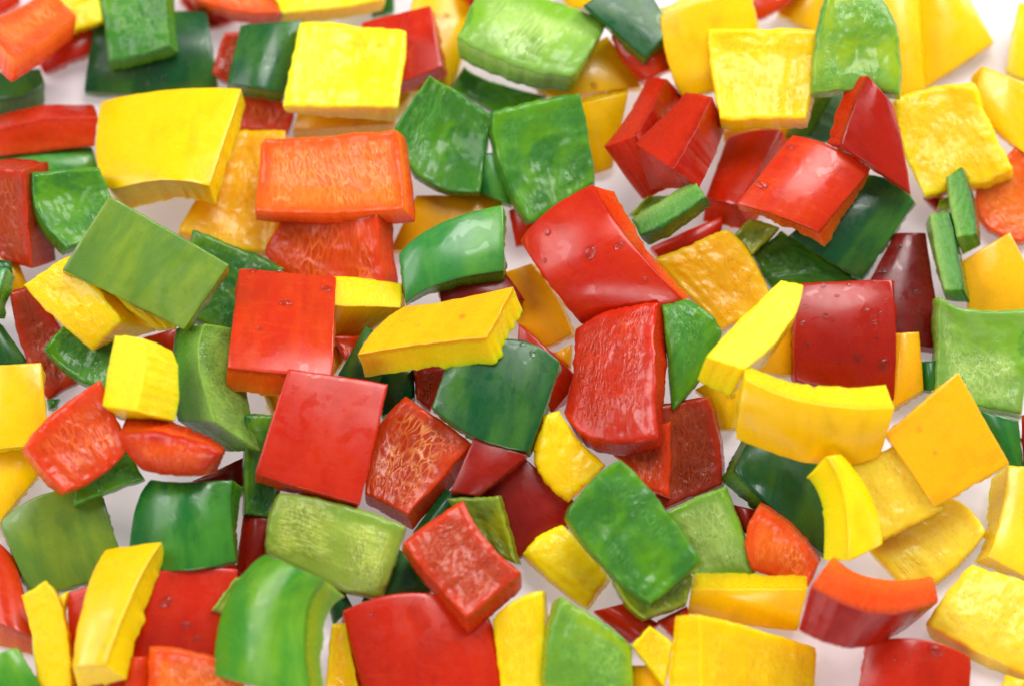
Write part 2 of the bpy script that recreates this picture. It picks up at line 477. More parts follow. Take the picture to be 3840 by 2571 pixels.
def wall_block(q, k0, k1, sides, mi, fsf):
    """wall strips between rows k0..k1 of the wall, only on the given sides"""
    L = len(q.loop); rows = list(range(k0, k1 + 1))
    pts = world_pts(q.wxy[rows], q.wz[rows]).reshape(-1, 3)
    faces = []
    for r_ in range(len(rows) - 1):
        for i in range(L):
            if q.segside[i] not in sides: continue
            j = (i + 1) % L
            faces.append((r_ * L + i, r_ * L + j, (r_ + 1) * L + j, (r_ + 1) * L + i))
    per = np.concatenate([[0], np.cumsum(np.linalg.norm(np.diff(q.wxy[0], axis=0), axis=1))]) / 100
    uv = np.stack([np.broadcast_to(per, (len(rows), L)), np.array([q.ws[k] for k in rows])[:, None] * np.ones(L) * q.t / 100], -1).reshape(-1, 2)
    fs = fsf(np.array([q.ws[k] for k in rows])[:, None] * np.ones(L), q.u[tuple(zip(*q.loop))], q.v[tuple(zip(*q.loop))])
    return pts, faces, mi, uv, np.asarray(fs).reshape(-1)


def drop_mesh(q, parent, org, c, rad, seed):
    """a flattened bead of water lying on the skin around picture point c"""
    d2 = ((q.xy - c) ** 2).sum(-1); j, i = np.unravel_index(np.argmin(d2), d2.shape)
    j = min(max(j, 1), q.z.shape[0] - 2); i = min(max(i, 1), q.z.shape[1] - 2)
    p = world_pts(q.xy, q.z)
    tu = p[j, i + 1] - p[j, i - 1]; tv = p[j + 1, i] - p[j - 1, i]
    n = np.cross(tv, tu); n /= np.linalg.norm(n)
    if n @ (CAMP - p[j, i]) < 0: n = -n
    tu /= np.linalg.norm(tu); tv = np.cross(n, tu)
    # true centre: slide in the tangent plane to the wanted picture point
    ray = np.array([(c[0] - 1920) / F, -(c[1] - 1285.5) / F, -1]) @ RCn.T
    tt = (n @ (p[j, i] - CAMP)) / (n @ ray); cen = CAMP + ray * tt
    R = rad * PX; rn = random.Random(seed)
    asp = rn.uniform(.65, 1.0); ph = rn.uniform(0, 6.28)
    vs, fs = [], []
    RI, SG = 5, 20
    for a in range(RI):
        el = a / (RI) * math.pi / 2
        for s_ in range(SG):
            th = s_ / SG * 2 * math.pi
            k = 1 + .10 * math.sin(2 * th + ph) + .06 * math.sin(3 * th + ph * 2)
            rr = R * math.cos(el) * k
            vs.append(cen + tu * rr * math.cos(th) + tv * rr * math.sin(th) * asp + n * (R * .36 * math.sin(el) - 2e-6))
    vs.append(cen + n * R * .36)
    base = len(vs); 
    for s_ in range(SG):
        vs.append(vs[s_] - n * R * .25)
    vs.append(cen - n * R * .25)
    for a in range(RI - 1):
        for s_ in range(SG):
            t_ = (s_ + 1) % SG; fs.append((a * SG + s_, a * SG + t_, (a + 1) * SG + t_, (a + 1) * SG + s_))
    for s_ in range(SG):
        t_ = (s_ + 1) % SG
        fs.append(((RI - 1) * SG + s_, (RI - 1) * SG + t_, RI * SG))
        fs.append((base + s_, base + t_, t_, s_)); fs.append((base + t_, base + s_, base + SG))
    me = bpy.data.meshes.new('water_drop'); me.from_pydata([tuple(x - org) for x in vs], [], fs)
    me.polygons.foreach_set('use_smooth', [True] * len(fs)); me.materials.append(water); me.update()
    o = bpy.data.objects.new('water_drop', me); COL.objects.link(o); o.parent = parent


CN = {'r': 'red', 'y': 'yellow', 'g': 'green'}


def build(q):
    cname = CN[q.pal[0]]
    bc = world_pts(q.bxy.mean(axis=(0, 1)), q.bz.mean())
    e = bpy.data.objects.new(cname + '_pepper_piece', None); COL.objects.link(e)
    e.empty_display_size = .003; e.location = bc
    e['label'] = q.label; e['category'] = cname + ' pepper piece'; e['group'] = 'chopped %s pepper pieces' % cname
    one = lambda val: (lambda w_, u_, v_: np.full(w_.shape, val))
    sides = (0, 1, 2, 3); nW = len(q.ws) - 1
    sk, inn, cut = skin_mat(q.pal), flesh_mat(q.pal, 'inner'), flesh_mat(q.pal, 'cut')
    if q.kind == 'S':
        add_mesh('skin', e, bc, [grid_block(q, q.xy, q.z, False, 0, 0), wall_block(q, 0, 1, sides, 0, one(0))], [sk])
        add_mesh('flesh', e, bc, [wall_block(q, 1, nW, sides, 1, lambda w_, u_, v_: w_), grid_block(q, q.bxy, q.bz, True, 0, 1)], [inn, cut])
    elif q.kind == 'I':
        rimd = np.clip(np.minimum(np.minimum(q.u, 1 - q.u) * q.W, np.minimum(q.v, 1 - q.v) * q.H) / 62, 0, 1)
        fs = .42 + .58 * rimd
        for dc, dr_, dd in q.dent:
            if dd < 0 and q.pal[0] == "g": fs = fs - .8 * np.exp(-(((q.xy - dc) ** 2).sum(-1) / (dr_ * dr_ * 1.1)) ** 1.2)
        if q.pal[0] != 'y':
            fs = fs - (.5 if q.pal[0] == 'g' else .25) * np.clip(vnoise(q.u * q.W / 130 + 3, q.v * q.H / 130, q.n) + .1, 0, 1)
        fs = np.clip(fs, .12, 1)
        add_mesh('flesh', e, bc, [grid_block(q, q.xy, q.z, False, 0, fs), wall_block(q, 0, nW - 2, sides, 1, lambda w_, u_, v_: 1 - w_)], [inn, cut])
        add_mesh('skin', e, bc, [wall_block(q, nW - 2, nW, sides, 0, one(0)), grid_block(q, q.bxy, q.bz, True, 0, 0)], [sk])
    else:
        g = {0: q.v, 1: 1 - q.u, 2: 1 - q.v, 3: q.u}[q.skin]
        op = (q.skin + 2) % 4
        gf = lambda w_, u_, v_: np.broadcast_to({0: v_, 1: 1 - u_, 2: 1 - v_, 3: u_}[q.skin], w_.shape)
        add_mesh('flesh', e, bc, [grid_block(q, q.xy, q.z, False, 1, g),
                                  wall_block(q, 0, nW, tuple(s for s in sides if s not in (q.skin, op)), 1, gf),
                                  wall_block(q, 0, nW, (op,), 0, one(1)), grid_block(q, q.bxy, q.bz, True, 1, g)], [inn, cut])
        add_mesh('skin', e, bc, [wall_block(q, 0, nW, (q.skin,), 0, one(0))], [sk])
    for i, (c, rad) in enumerate(q.drops): drop_mesh(q, e, bc, c, rad, q.n * 31 + i)


# ------------------------------------------------------------------ the pieces, as seen in the photograph
# P(tile, kind, palette, layer, four corners, back offset, label, ...)
# top row, left
P('A0','I','ro',6,[(-130,170),(330,-60),(508,100),(95,395)],(-20,150),'orange-fleshed red pepper block in the top left corner, inner side up',mid={2:(300,260)})
P('A0','I','yb',4,[(330,-150),(660,-140),(668,140),(440,220)],(0,25),'lumpy yellow piece wedged between the top left orange block and a green piece')
P('A0','S','r',1,[(200,300),(615,150),(600,345),(285,480)],(5,28),'long red piece lying under the top left orange block')
P('A0','S','r',1.2,[(-200,-150),(150,-150),(130,20),(-150,180)],(0,30),'red piece cut by the top left corner of the picture')
P('A0','I','g',6,[(645,-70),(1085,-70),(1108,300),(705,408)],[(30,40),(50,40),(62,48),(20,60)],'bright green piece, inner side up, at the top edge on flat dark green one',mid={2:(930,365)})
P('A0','S','gd',3,[(625,75),(1350,75),(1425,575),(548,600)],(8,34),'broad dark green piece with an olive left part and two water drops',mid={2:(950,615)},bu=14,bv=34,drops=[(955,535,38),(1065,515,36)])
P('A0','S','gd',2.2,[(-150,480),(262,450),(292,560),(-150,640)],(8,120),'dark green piece under the top left orange block at the left edge',mid={2:(100,640)},t=110)
P('A0','C','r',4,[(-130,890),(640,765),(610,955),(-130,1035)],(-25,-75),'curved red slice with its cut side showing at the left edge, upper part',mid={0:(230,775),2:(300,990)},t=170,skin=0)
P('A0','S','gm',1,[(-150,1010),(600,960),(640,1090),(150,1190)],(-5,50),'wavy green piece lying under the curved red slice at the left edge')
P('B0','I','rd',4.5,[(-120,-380),(165,-355),(215,290),(10,225)],(150,-50),'red piece with orange inner side standing at the left edge beside the glossy green one',mid={3:(-70,0)},t=190)
P('A0','I','g',5,[(205,1125),(655,1090),(800,1500),(440,1640)],(-28,35),'green piece with wet inner side, tucked under the light green slab on the left',mid={3:(250,1400)},dent=[(450,1280,150,-18)])
P('A0','S','y',7,[(660,665),(1580,580),(1370,1225),(725,1245)],[(-5,90),(28,105),(40,110),(110,130)],'large yellow piece with smooth curved skin and a broad highlight, upper left',mid={0:(1100,590),2:(1080,1180),3:(628,1040)},bu=75,bv=8,t=115)
P('A0','I','ya',2,[(1540,860),(1870,850),(1840,1620),(1150,1520)],(0,40),'amber yellow piece with wet fibres, under the big orange block on its left',mid={2:(1560,1640)})
P('A0','I','r',1,[(1580,560),(1930,700),(1885,870),(1540,860)],(0,20),'red piece showing between the large yellow piece and the square lemon yellow one')
P('A1','S','gd',3.2,[(5,165),(420,130),(290,610),(-88,545)],(-5,62),'dark green glossy piece just left of the square lemon yellow piece',bu=45,bv=10)
P('A0','I','rd',1,[(1465,215),(1700,200),(1600,620),(1390,470)],(0,20),'small dark red piece between two dark green pieces near the top')
P('A0','S','r',1.5,[(1140,-150),(1450,-100),(1540,135),(1375,185)],(0,20),'red piece behind the bright green one at the top edge',mid={3:(1210,40)})
P('A1','I','ro',5,[(-420,-170),(100,-190),(280,95),(-310,-10)],(10,65),'orange-fleshed curved red pepper piece cut by the top edge, left of the yellow one',mid={2:(-20,80)})
P('A1','I','yb',6,[(150,-190),(1000,-210),(945,0),(280,92)],(-15,70),'yellow piece cut by the top edge above the square lemon yellow piece',mid={2:(620,60)},bu=-30)
P('A1','I','yb',7,[(388,148),(1088,205),(1040,715),(275,700)],[(0,40),(0,60),(-25,85),(30,40)],'square lemon yellow piece with dented wet inner side up, near the top',mid={0:(700,160),2:(650,705)},dent=[(780,400,150,-26)])
P('A1','S','r',4,[(790,150),(1245,38),(1325,440),(900,600)],(32,58),'flat red piece standing behind the square lemon yellow piece on its right',bu=6,bv=8)
P('A1','S','y',2.5,[(1140,-80),(1570,0),(1390,560),(1000,620)],(0,35),'smooth yellow piece behind the upright red one near the top middle',drops=[(1350,105,30)])
P('A1','S','y',2,[(900,560),(1160,540),(1040,740),(900,760)],(0,35),'small yellow corner under the square lemon yellow piece, beside the lime edged green one')
P('A1','S','g',3,[(890,-150),(1010,-60),(1005,75),(860,110)],(0,20),'small green corner between the top yellow piece and the red one')
P('A1','S','rp',3,[(1400,-150),(1640,-150),(1530,45),(1440,-20)],(0,20),'tiny orange red tip at the top edge, left of the pale green block')
P('A1','S','ya',2.1,[(390,700),(1020,700),(1005,815),(345,855)],(0,55),'thin amber yellow strip between the square lemon yellow piece and the orange block')
P('A1','I','ro',7,[(150,905),(1030,845),(1080,1370),(95,1385)],[(-10,60),(60,50),(75,85),(5,55)],'big orange block with a net of pale veins, inner side up, upper middle left',mid={0:(520,895),2:(640,1400)},bv=-34,dent=[(800,1050,120,10)],t=110)
P('B1','I','r',4,[(285,-80),(900,-70),(965,540),(155,188)],(85,-5),'red piece with shiny veined inner side, right under the big orange block',mid={2:(500,500)},t=110)
P('B1','C','y',5,[(560,345),(1060,395),(1045,548),(560,532)],[(20,200),(20,180),(-260,190),(-20,200)],'yellow piece, cut edge up, between the tall red square and amber slab',mid={0:(840,355)},t=180,skin=2)
P('B1','S','rp',6,[(-5,290),(628,345),(600,1005),(-85,942)],[(-20,100),(0,100),(0,150),(-10,150)],'tall red square with water drops along its top edge, left of centre',bu=8,bv=44,t=112,drops=[(80,308,36),(262,312,28),(298,515,50),(45,358,10),(433,335,11),(565,425,44),(125,685,22)])
P('C1','S','r',8,[(315,-506),(970,-403),(785,385),(92,185)],[(-5,25),(-8,30),(-20,45),(5,50)],'large bright red square lying flat on top, lower left of centre',bu=6,bv=12)
P('B0','S','go',8,[(715,-188),(1500,265),(1200,690),(405,300)],[(0,20),(-5,48),(40,8),(12,20)],'matt light olive green slab lying across the yellow wedge on the left',mid={2:(815,500)},bu=-8,bv=6)
P('B0','I','y',6,[(150,395),(430,222),(800,630),(610,835)],[(60,-30),(180,-60),(240,60),(30,-20)],'two-lobed yellow piece poking out under the light olive green slab',mid={1:(640,420),3:(350,610)},bv=26,bu=10,t=180)
P('B0','I','y',7,[(600,300),(1150,420),(1150,680),(1030,692)],(0,10),'narrow yellow edge right under the lower rim of the light olive green slab',mid={3:(800,520)},bu=0,bv=0,t=60)
P('B0','I','gd',4,[(1255,25),(1870,285),(1560,740),(1200,600)],(-10,25),'dark green piece with knobbly inner side between the olive slab and the red square')
P('B0','I','g',4,[(410,660),(760,760),(720,1085),(288,808)],(-5,22),'green wedge left of the upright lemon yellow piece',mid={2:(450,975)},bv=-30)
P('B0','I','rd',3,[(60,430),(200,405),(540,1010),(315,1150)],(15,5),'long dark red strip running down beside the yellow square at the left edge',mid={1:(400,680),3:(150,840)})
P('B0','S','ya',1,[(-60,100),(120,250),(190,420),(0,460)],(0,20),'bit of yellow at the left edge under the standing red piece')
P('B0','S','gm',6,[(-250,260),(50,285),(-20,560),(-250,560)],(50,60),'green piece with a lime cut rim, cropped by the left edge',mid={1:(5,430)})
P('B0','S','gd',2,[(-150,560),(20,660),(185,905),(-150,940)],(0,25),'dark green triangle at the left edge above the yellow square')
P('B0','S','gd',2,[(-100,225),(70,240),(85,320),(-100,330)],(0,20),'tiny dark green bit at the left edge, below the standing red piece')
P('B0','S','y',4,[(-250,935),(268,905),(320,1430),(-250,1500)],(14,25),'yellow square with smooth skin at the left edge beside the veined orange piece',bu=25)
P('C0','S','y',2,[(-250,30),(170,-60),(262,180),(-50,560)],(0,30),'yellow piece under the yellow square at the left edge, above the olive leaf-like one',bu=30)
P('C0','I','r',5,[(165,0),(660,-440),(840,20),(425,300)],(-28,26),'glowing orange piece pointing down left with a veined inner side, left edge lower half',mid={0:(372,-232),2:(665,190),3:(278,165)},t=110,dent=[(640,-150,150,-14)])
P('B0','C','yb',7,[(750,725),(935,748),(893,1225),(668,1185)],[(200,25),(185,80),(255,65),(110,90)],'upright lemon yellow piece with pale cut face on the left',mid={1:(948,920),3:(708,950)},t=170,skin=3)
P('C0','I','rk',6,[(775,-85),(1440,35),(1330,195),(940,155)],[(50,-110),(35,-20),(90,-20),(20,-30)],'dark red curled piece with a ragged wet underside, beneath the lemon yellow one',mid={0:(1120,-85),3:(830,40),2:(1130,190)},bu=30,bv=22,t=110)
P('C0','S','rd',1,[(1430,150),(1605,70),(1640,330),(1250,230)],(0,20),'dark red bit behind the tips of the curled red piece')
P('B0','C','gc',5,[(1150,690),(1350,648),(1410,1290),(1165,1285)],[(290,20),(330,60),(290,190),(290,190)],'tall green piece, pale cut rim up, between the lemon yellow piece and red square',mid={1:(1305,900),3:(1120,1000)},t=230,skin=3)
P('C1','I','gd',4,[(35,-205),(330,-210),(240,480),(28,440)],(-12,15),'dark green piece sticking out under the left side of the flat red square')
P('B1','S','y',1,[(150,1100),(300,1100),(260,1250),(205,1240)],(0,20),'sliver of yellow between the two large red squares')
P('B1','I','r',3,[(600,730),(800,730),(740,900),(690,870)],(0,20),'small red tip right of the drop-covered red square')
P('B0','S','rp',3,[(930,740),(1150,680),(1140,860),(1000,800)],(0,20),'orange red corner under the lower tip of the olive slab')
P('B1','S','ya',1.1,[(540,740),(640,760),(690,870),(600,1000)],(0,20),'amber sliver beside the lower right edge of the drop-covered red square')
P('B1','S','gd',3.1,[(815,668),(1000,760),(900,1060),(640,985)],(0,30),'dark green piece standing under the left end of the amber slab')
P('B1','S','gd',2,[(820,900),(1135,930),(1142,1130),(930,1260)],(0,30),'very dark green piece between the flat red square and the amber slab')
P('B1','S','yo',8,[(1070,540),(1788,408),(1612,745),(758,858)],[(30,60),(62,150),(60,165),(62,140)],'long amber yellow slab with ragged lower edge, on top in the middle',mid={0:(1400,490),2:(1200,785),3:(890,680)},bu=6,bv=14,t=112,rough=2.1,drops=[(1450,605,26),(1160,660,24),(1060,638,10)])
P('B1','S','gm',6,[(1035,200),(1722,-125),(1725,310),(1085,520)],[(0,40),(12,40),(10,85),(0,20)],'mid green glossy piece with a curved lower rim, above the amber slab',mid={0:(1290,5),2:(1330,385)},bu=36,bv=16,t=100)
P('A1','S','ya',3,[(1150,1278),(1706,1275),(1700,1600),(980,1640)],(0,30),'amber yellow piece behind the mid green glossy piece',drops=[])
P('B2','S','rd',4,[(-450,400),(0,325),(125,500),(-420,560)],(0,25),'dark red piece hidden under the right end of the amber slab')
P('A1','I','g',5,[(1235,487),(1650,760),(1570,1262),(1000,835)],[(0,20),(10,20),(0,25),(-5,25)],'green hollow piece with a lime left rim, upper middle',mid={0:(1400,590),2:(1185,1165)},bu=-44,bv=-44,dent=[(1400,930,140,-20)])
P('A1','I','g',4,[(1465,430),(2015,632),(1700,760),(1385,580)],(0,20),'green strip behind the two big green pieces, upper middle',mid={0:(1620,525)})
P('A2','I','g',7,[(-95,730),(480,603),(578,1195),(145,1482)],[(-25,10),(5,15),(5,20),(-25,12)],'green square with bubbly wet inner side up, above the domed red piece',mid={2:(355,1345),3:(-35,1100)},bu=-24,bv=-10,dent=[(250,980,160,-14)])
P('A1','S','gm',3,[(1500,1000),(1770,1000),(1775,1345),(1560,1262)],(0,20),'narrow green bit below the two big green pieces, left of the domed red one')
P('A2','I','gp',7,[(-190,-70),(652,175),(425,520),(-325,250)],[(-20,60),(-30,60),(-15,88),(20,130)],'pale green block with a whitish rib across its inner side, top middle',mid={0:(320,15),2:(0,415)},bu=10,bv=26,t=110,dent=[(250,240,90,18)],rough=1.3)
P('A2','S','y',4,[(320,-120),(600,-120),(560,60),(400,55)],(0,20),'yellow corner at the top edge between the pale green block and a dark green piece')
P('A2','S','y',2.6,[(150,540),(660,235),(885,570),(300,640)],(0,25),'yellow piece with a water drop under the pale green block',drops=[(567,562,34)])
P('A2','S','y',2.2,[(300,720),(795,605),(690,1105),(560,1140)],(0,-38),'yellow piece right of the bubbly green square')
P('A2','S','gd',5,[(498,38),(850,-200),(1080,200),(905,388)],[(0,20),(0,20),(10,45),(-8,48)],'dark green point hanging down at the top edge, left of two yellow blocks',mid={3:(680,195)},bu=4,bv=4)
P('A2','S','rp',4,[(680,230),(1050,280),(1066,455),(885,532)],(0,20),'red piece under the dark green point near the top',mid={3:(760,400)})
P('A2','S','y',5,[(1000,110),(1580,-100),(1700,520),(1150,640)],[(-18,-50),(0,-60),(0,10),(-5,20)],'tall yellow piece with curved skin at the top edge, right of the green point',mid={3:(1050,400)},bu=50)
P('A2','I','y',6,[(1320,190),(2080,200),(1960,780),(1392,785)],[(-10,25),(10,30),(10,60),(10,60)],'yellow block with striped inner side in front of the tall yellow piece, upper right',mid={0:(1700,190),3:(1332,420)},bu=-18,bv=-24,dent=[(1420,180,60,14)])
P('A2','S','y',3,[(1400,780),(1920,800),(1870,950),(1420,935)],(0,20),'yellow piece peeping out below the striped yellow block')
P('A2','C','rr',5,[(925,495),(1052,515),(850,900),(632,960)],[(95,120),(95,120),(200,340),(250,345)],'left one of two red slices standing side by side, upper right',mid={3:(800,740),1:(960,690)},t=185,skin=1)
P('A2','C','rr',6,[(1172,600),(1345,635),(1095,1110),(835,940)],[(60,150),(72,215),(165,115),(105,300)],'right one of two red slices standing side by side, upper right',mid={3:(1010,770),1:(1235,860)},t=165,skin=1)
P('A2','S','r',5.2,[(1440,900),(1800,850),(1510,1350),(1300,1290)],[(0,40),(60,130),(90,160),(-20,160)],'red piece leaning between the red slices and the pinkish red square',mid={0:(1620,850)},t=115,bu=20)
P('A3','S','rp',8,[(230,885),(742,1105),(400,1520),(-137,1335)],[(0,40),(-15,45),(40,92),(15,30)],'pinkish red square with sheen and small drops lying on top, upper right',mid={0:(490,960),2:(160,1420)},bu=34,bv=12,t=110,drops=[(215,960,30),(188,1028,14),(150,1242,10),(30,1215,46)])
P('B3','S','gd',6,[(700,-323),(1030,-143),(680,370),(200,80)],[(0,15),(8,15),(0,15),(-12,15)],'dark green glossy piece under the pinkish red square, right side',mid={0:(880,-275)},bu=24,bv=14,t=90)
P('B3','I','g',4,[(160,40),(660,372),(95,415),(-40,200)],(-5,15),'green inner side showing below the dark green glossy piece',bu=0,bv=0)
P('B2','I','go',5,[(1590,-30),(1790,20),(1600,215),(1480,80)],(0,15),'olive brown green bit between the orange-yellow square and the pinkish red one')
P('A2','C','gc',7,[(812,1435),(1225,1185),(1305,1290),(870,1545)],[(20,40),(35,55),(28,52),(50,60)],'small bent green stick lying beside the domed red piece',mid={0:(1030,1290),2:(1080,1445)},t=90,skin=2,rough=1.3)
P('A2','I','go',5,[(920,1280),(1060,1280),(960,1430),(800,1400)],(0,15),'olive scrap behind the small bent green stick')
P('B2','S','r',4.8,[(940,150),(1420,-60),(1400,80),(1000,225)],(0,15),'red strip between the small green stick and the orange-yellow square')
P('B2','S','r',7,[(88,110),(555,-260),(1165,500),(490,655)],[(0,0),(150,40),(25,-25),(10,10)],'big domed red piece with a pink highlight and water drops, centre right',mid={0:(265,-80),1:(800,105),3:(280,392)},bu=24,bv=78,t=110,drops=[(545,185,52),(735,140,44),(270,55,32),(905,358,20),(245,240,26)],rough=1.2)
P('B2','I','rr',8,[(450,690),(1000,500),(1000,1400),(370,1235)],[(10,40),(105,110),(28,50),(60,110)],'largest red piece with a bumpy wet inner side up, centre right',mid={0:(700,560),1:(965,900),2:(620,1420),3:(430,960)},bu=20,bv=8,t=110,dent=[(700,1150,140,22),(950,650,120,-20)],rough=1.4)
P('B2','I','g',6,[(1015,530),(1150,487),(1412,700),(1080,1222)],(-2,18),'green wedge sticking out right of the largest red piece',mid={1:(1305,560),2:(1285,970)},bu=10,bv=20)
P('B2','I','ya',5,[(960,235),(1440,30),(1745,520),(1400,690)],[(0,20),(5,20),(8,25),(0,20)],'orange-yellow square with fibrous inner side, right of the domed red piece',mid={1:(1615,240)},bu=-8)
P('B2','C','yb',8,[(1300,870),(1790,372),(1937,400),(1560,950)],[(-60,150),(-10,70),(-30,90),(-90,165)],'long bright yellow strip with its cut edge up, right of centre',mid={0:(1490,660),2:(1830,690)},t=125,skin=2,rough=1.3)
P('B2','S','y',4,[(1225,1080),(1580,900),(1500,1335),(1395,1340)],(0,20),'pale yellow flap under the lower end of the long bright yellow strip',mid={3:(1330,1180)},drops=[(1462,1115,34)])
P('B3','S','ya',4,[(30,760),(220,600),(250,990),(-60,960)],(0,20),'amber yellow bit left of the dark red square')
P('B3','S','y',7,[(-90,1000),(897,1190),(800,1505),(-140,1400)],[(0,-90),(-60,-145),(-10,-100),(0,-60)],'broad yellow piece with a frayed cut rim lying over the dark red square',mid={0:(370,1165),2:(420,1570)},bu=20,bv=26,t=120,rough=1.6)
P('C3','S','gd',6,[(45,-248),(455,80),(470,740),(-155,160)],[(-70,80),(-20,30),(-30,30),(-92,65)],'dark green glossy piece with a bluish sheen under the yellow crescent',mid={0:(250,-90),2:(150,455)},bu=46,bv=10,t=100)
P('C3','S','yb',7,[(440,75),(545,52),(820,640),(590,755)],[(-122,128),(-40,30),(-60,20),(-160,-5)],'yellow crescent with a pale cut inner edge, lower right',mid={1:(735,320),3:(562,330)},bu=22,t=112,rough=1.4)
P('C3','I','ro',6.2,[(10,395),(400,770),(330,920),(-40,810)],[(12,-32),(18,-30),(5,-10),(0,-5)],'orange red piece left of the red curved one, lower right',mid={3:(-75,600),0:(240,560)},t=100)
P('C2','S','y',7,[(1205,930),(1970,925),(1900,1210),(1180,1090)],[(20,-105),(-5,-80),(-10,-60),(20,-60)],'yellow block with frayed top edge beside the red curved piece, bottom right',mid={0:(1600,930),2:(1530,1165)},bu=24,bv=14,t=112,rough=1.3)
P('C2','I','y',8,[(1250,1100),(2020,1315),(2000,1720),(1255,1720)],[(-145,8),(0,10),(0,10),(-225,10)],'large yellow piece with ribbed inner side at the bottom edge, right of centre',mid={0:(1640,1195)},t=120,bu=-10)
P('C3','C','rc',7,[(500,718),(1140,848),(1185,1020),(342,915)],[(-80,220),(-140,250),(-200,170),(-77,280)],'curved red piece with an orange cut face up and drops on its skin, lower right',mid={0:(760,862),2:(760,1090)},t=165,skin=2)
P('C3','S','r',5,[(710,1293),(1395,1382),(1380,1720),(640,1720)],(-8,30),'red piece with a large water drop, cut by the bottom edge on the right',mid={0:(1060,1258)},bu=60,drops=[(1165,1335,58),(905,1388,16),(1095,1395,14)])
P('B3','S','ya',8,[(1310,962),(1645,1560),(1160,1848),(838,1370)],[(-10,8),(0,8),(-8,10),(-14,10)],'large flat amber square tilted like a diamond, right side',bu=5,bv=5,t=70,drops=[(1150,1090,14),(1160,1490,18),(1055,1335,22)])
P('C3','I','yp',3,[(560,140),(915,-10),(1220,400),(770,640)],(0,15),'yellow piece half under the flat amber square, right of the crescent')
P('C3','I','yp',2,[(620,540),(1285,335),(1485,560),(1000,985)],(0,18),'pale yellow piece with smooth wet inner side below the flat amber square',mid={1:(1400,430),2:(1282,805)})
P('C3','S','yp',4,[(1635,120),(1960,160),(1960,960),(1500,720)],[(-110,90),(0,20),(0,20),(-70,25)],'yellow piece with a ragged left rim at the right edge below the amber square',mid={3:(1572,520)},t=100,rough=1.6)
P('C3','I','yp',6,[(1400,768),(1960,960),(1860,1540),(1095,1165)],[(-10,30),(10,20),(10,60),(30,90)],'big pale yellow piece at the right edge, lowest but one in the corner',mid={2:(1450,1360),3:(1240,960)},bu=12,bv=12)
P('C3','S','y',2,[(1620,1490),(1850,1560),(1850,1750),(1550,1700)],(0,20),'yellow bit in the bottom right corner')
P('B3','I','gp',6,[(1190,465),(1790,550),(1728,1245),(1165,1150)],[(-45,20),(0,20),(0,32),(-25,25)],'pale green square with ribbed inner side at the right edge',mid={0:(1380,550)},bu=-20,bv=-8,dent=[(1230,480,60,16)],rough=1.2)
P('B3','S','g',3,[(1400,1200),(1705,1285),(1735,1585),(1600,1565)],(0,20),'green bit under the pale green square at the right edge')
P('B3','S','r',2,[(1725,1250),(1850,1200),(1850,1600),(1738,1590)],(0,20),'sliver of red at the right edge beside the green bit')
P('B3','S','g',2,[(1070,900),(1200,890),(1200,1100),(1085,1085)],(0,20),'small green strip left of the pale green square')
P('B3','S','ya',4,[(870,715),(1058,702),(1088,1085),(870,1210)],(0,22),'upright yellow strip right of the dark red square')
P('B3','S','rr',5,[(255,388),(880,358),(892,1155),(245,1030)],[(-15,15),(15,15),(8,15),(-15,15)],'dark red square dotted with water drops, right of centre',mid={1:(904,700),3:(238,690)},bu=16,bv=34,t=90,drops=[(520,470,18),(430,403,22),(597,400,16),(445,595,20),(295,645,24),(322,785,26),(714,555,20),(800,580,18),(768,640,22),(785,738,18),(530,900,14),(825,915,46),(660,870,34),(842,495,12),(610,552,8),(318,540,20),(755,380,20)])
P('B3','S','rm',3,[(900,58),(1100,58),(1210,825),(560,700)],(-2,42),'maroon piece behind the green sticks and the dark red square',bv=16,drops=[(925,145,28),(812,312,40),(1040,440,32),(962,305,10)])
P('B3','C','gc',7,[(1122,-65),(1250,-88),(1352,440),(1222,440)],[(-25,60),(25,30),(40,80),(10,60)],'lower one of two upright green sticks, right side',mid={1:(1312,180),3:(1160,190)},t=90,skin=1)
P('A3','C','gc',6,[(1228,1150),(1335,1088),(1435,1530),(1300,1560)],[(0,40),(30,30),(25,70),(40,110)],'upper one of two upright green sticks, right side',mid={1:(1400,1290),3:(1255,1330)},t=95,skin=1)
P('A3','I','go',4,[(1190,1310),(1290,1260),(1250,1380),(1165,1370)],(0,15),'tiny olive bit left of the upper green stick')
P('A3','I','rp',3,[(1420,1240),(1700,950),(2000,1400),(1742,1590)],(0,20),'pale red piece at the right edge between two yellow pieces',mid={3:(1480,1470)})
P('A3','S','r',3,[(1080,1290),(1225,1290),(1200,1390),(1160,1370)],(0,15),'small red bit under the yellow block with ridges, upper right')
P('B3','S','ya',4.2,[(1340,240),(1650,55),(1900,560),(1380,640)],(0,20),'yellow piece at the right edge above the pale green square',bu=20)
P('A3','I','y',5,[(895,660),(1425,545),(1672,1110),(1090,1292)],[(-10,20),(10,20),(-5,60),(15,15)],'yellow block with ridged inner side, upper right beside the red point',mid={0:(1120,572),1:(1535,830),2:(1400,1215),3:(940,950)},bu=-20,bv=-8,rough=1.3)
P('A3','S','y',4,[(1465,430),(1900,600),(1850,1070),(1600,900)],[(-60,60),(0,20),(0,20),(0,20)],'smooth yellow piece at the right edge behind the ridged yellow block',mid={3:(1450,680)},bu=30)
P('A3','S','yb',2,[(1705,25),(1950,0),(1950,600),(1620,470)],(0,20),'yellow piece cut by the right edge near the top corner')
P('A3','S','y',2,[(1040,-200),(1340,-80),(1548,278),(1090,582)],(0,20),'smooth yellow piece next to the white corner, top right')
P('A3','S','y',3,[(800,-150),(1045,-150),(1092,580),(900,640)],(4,20),'long yellow piece between the big green one and the top right yellow',bu=10)
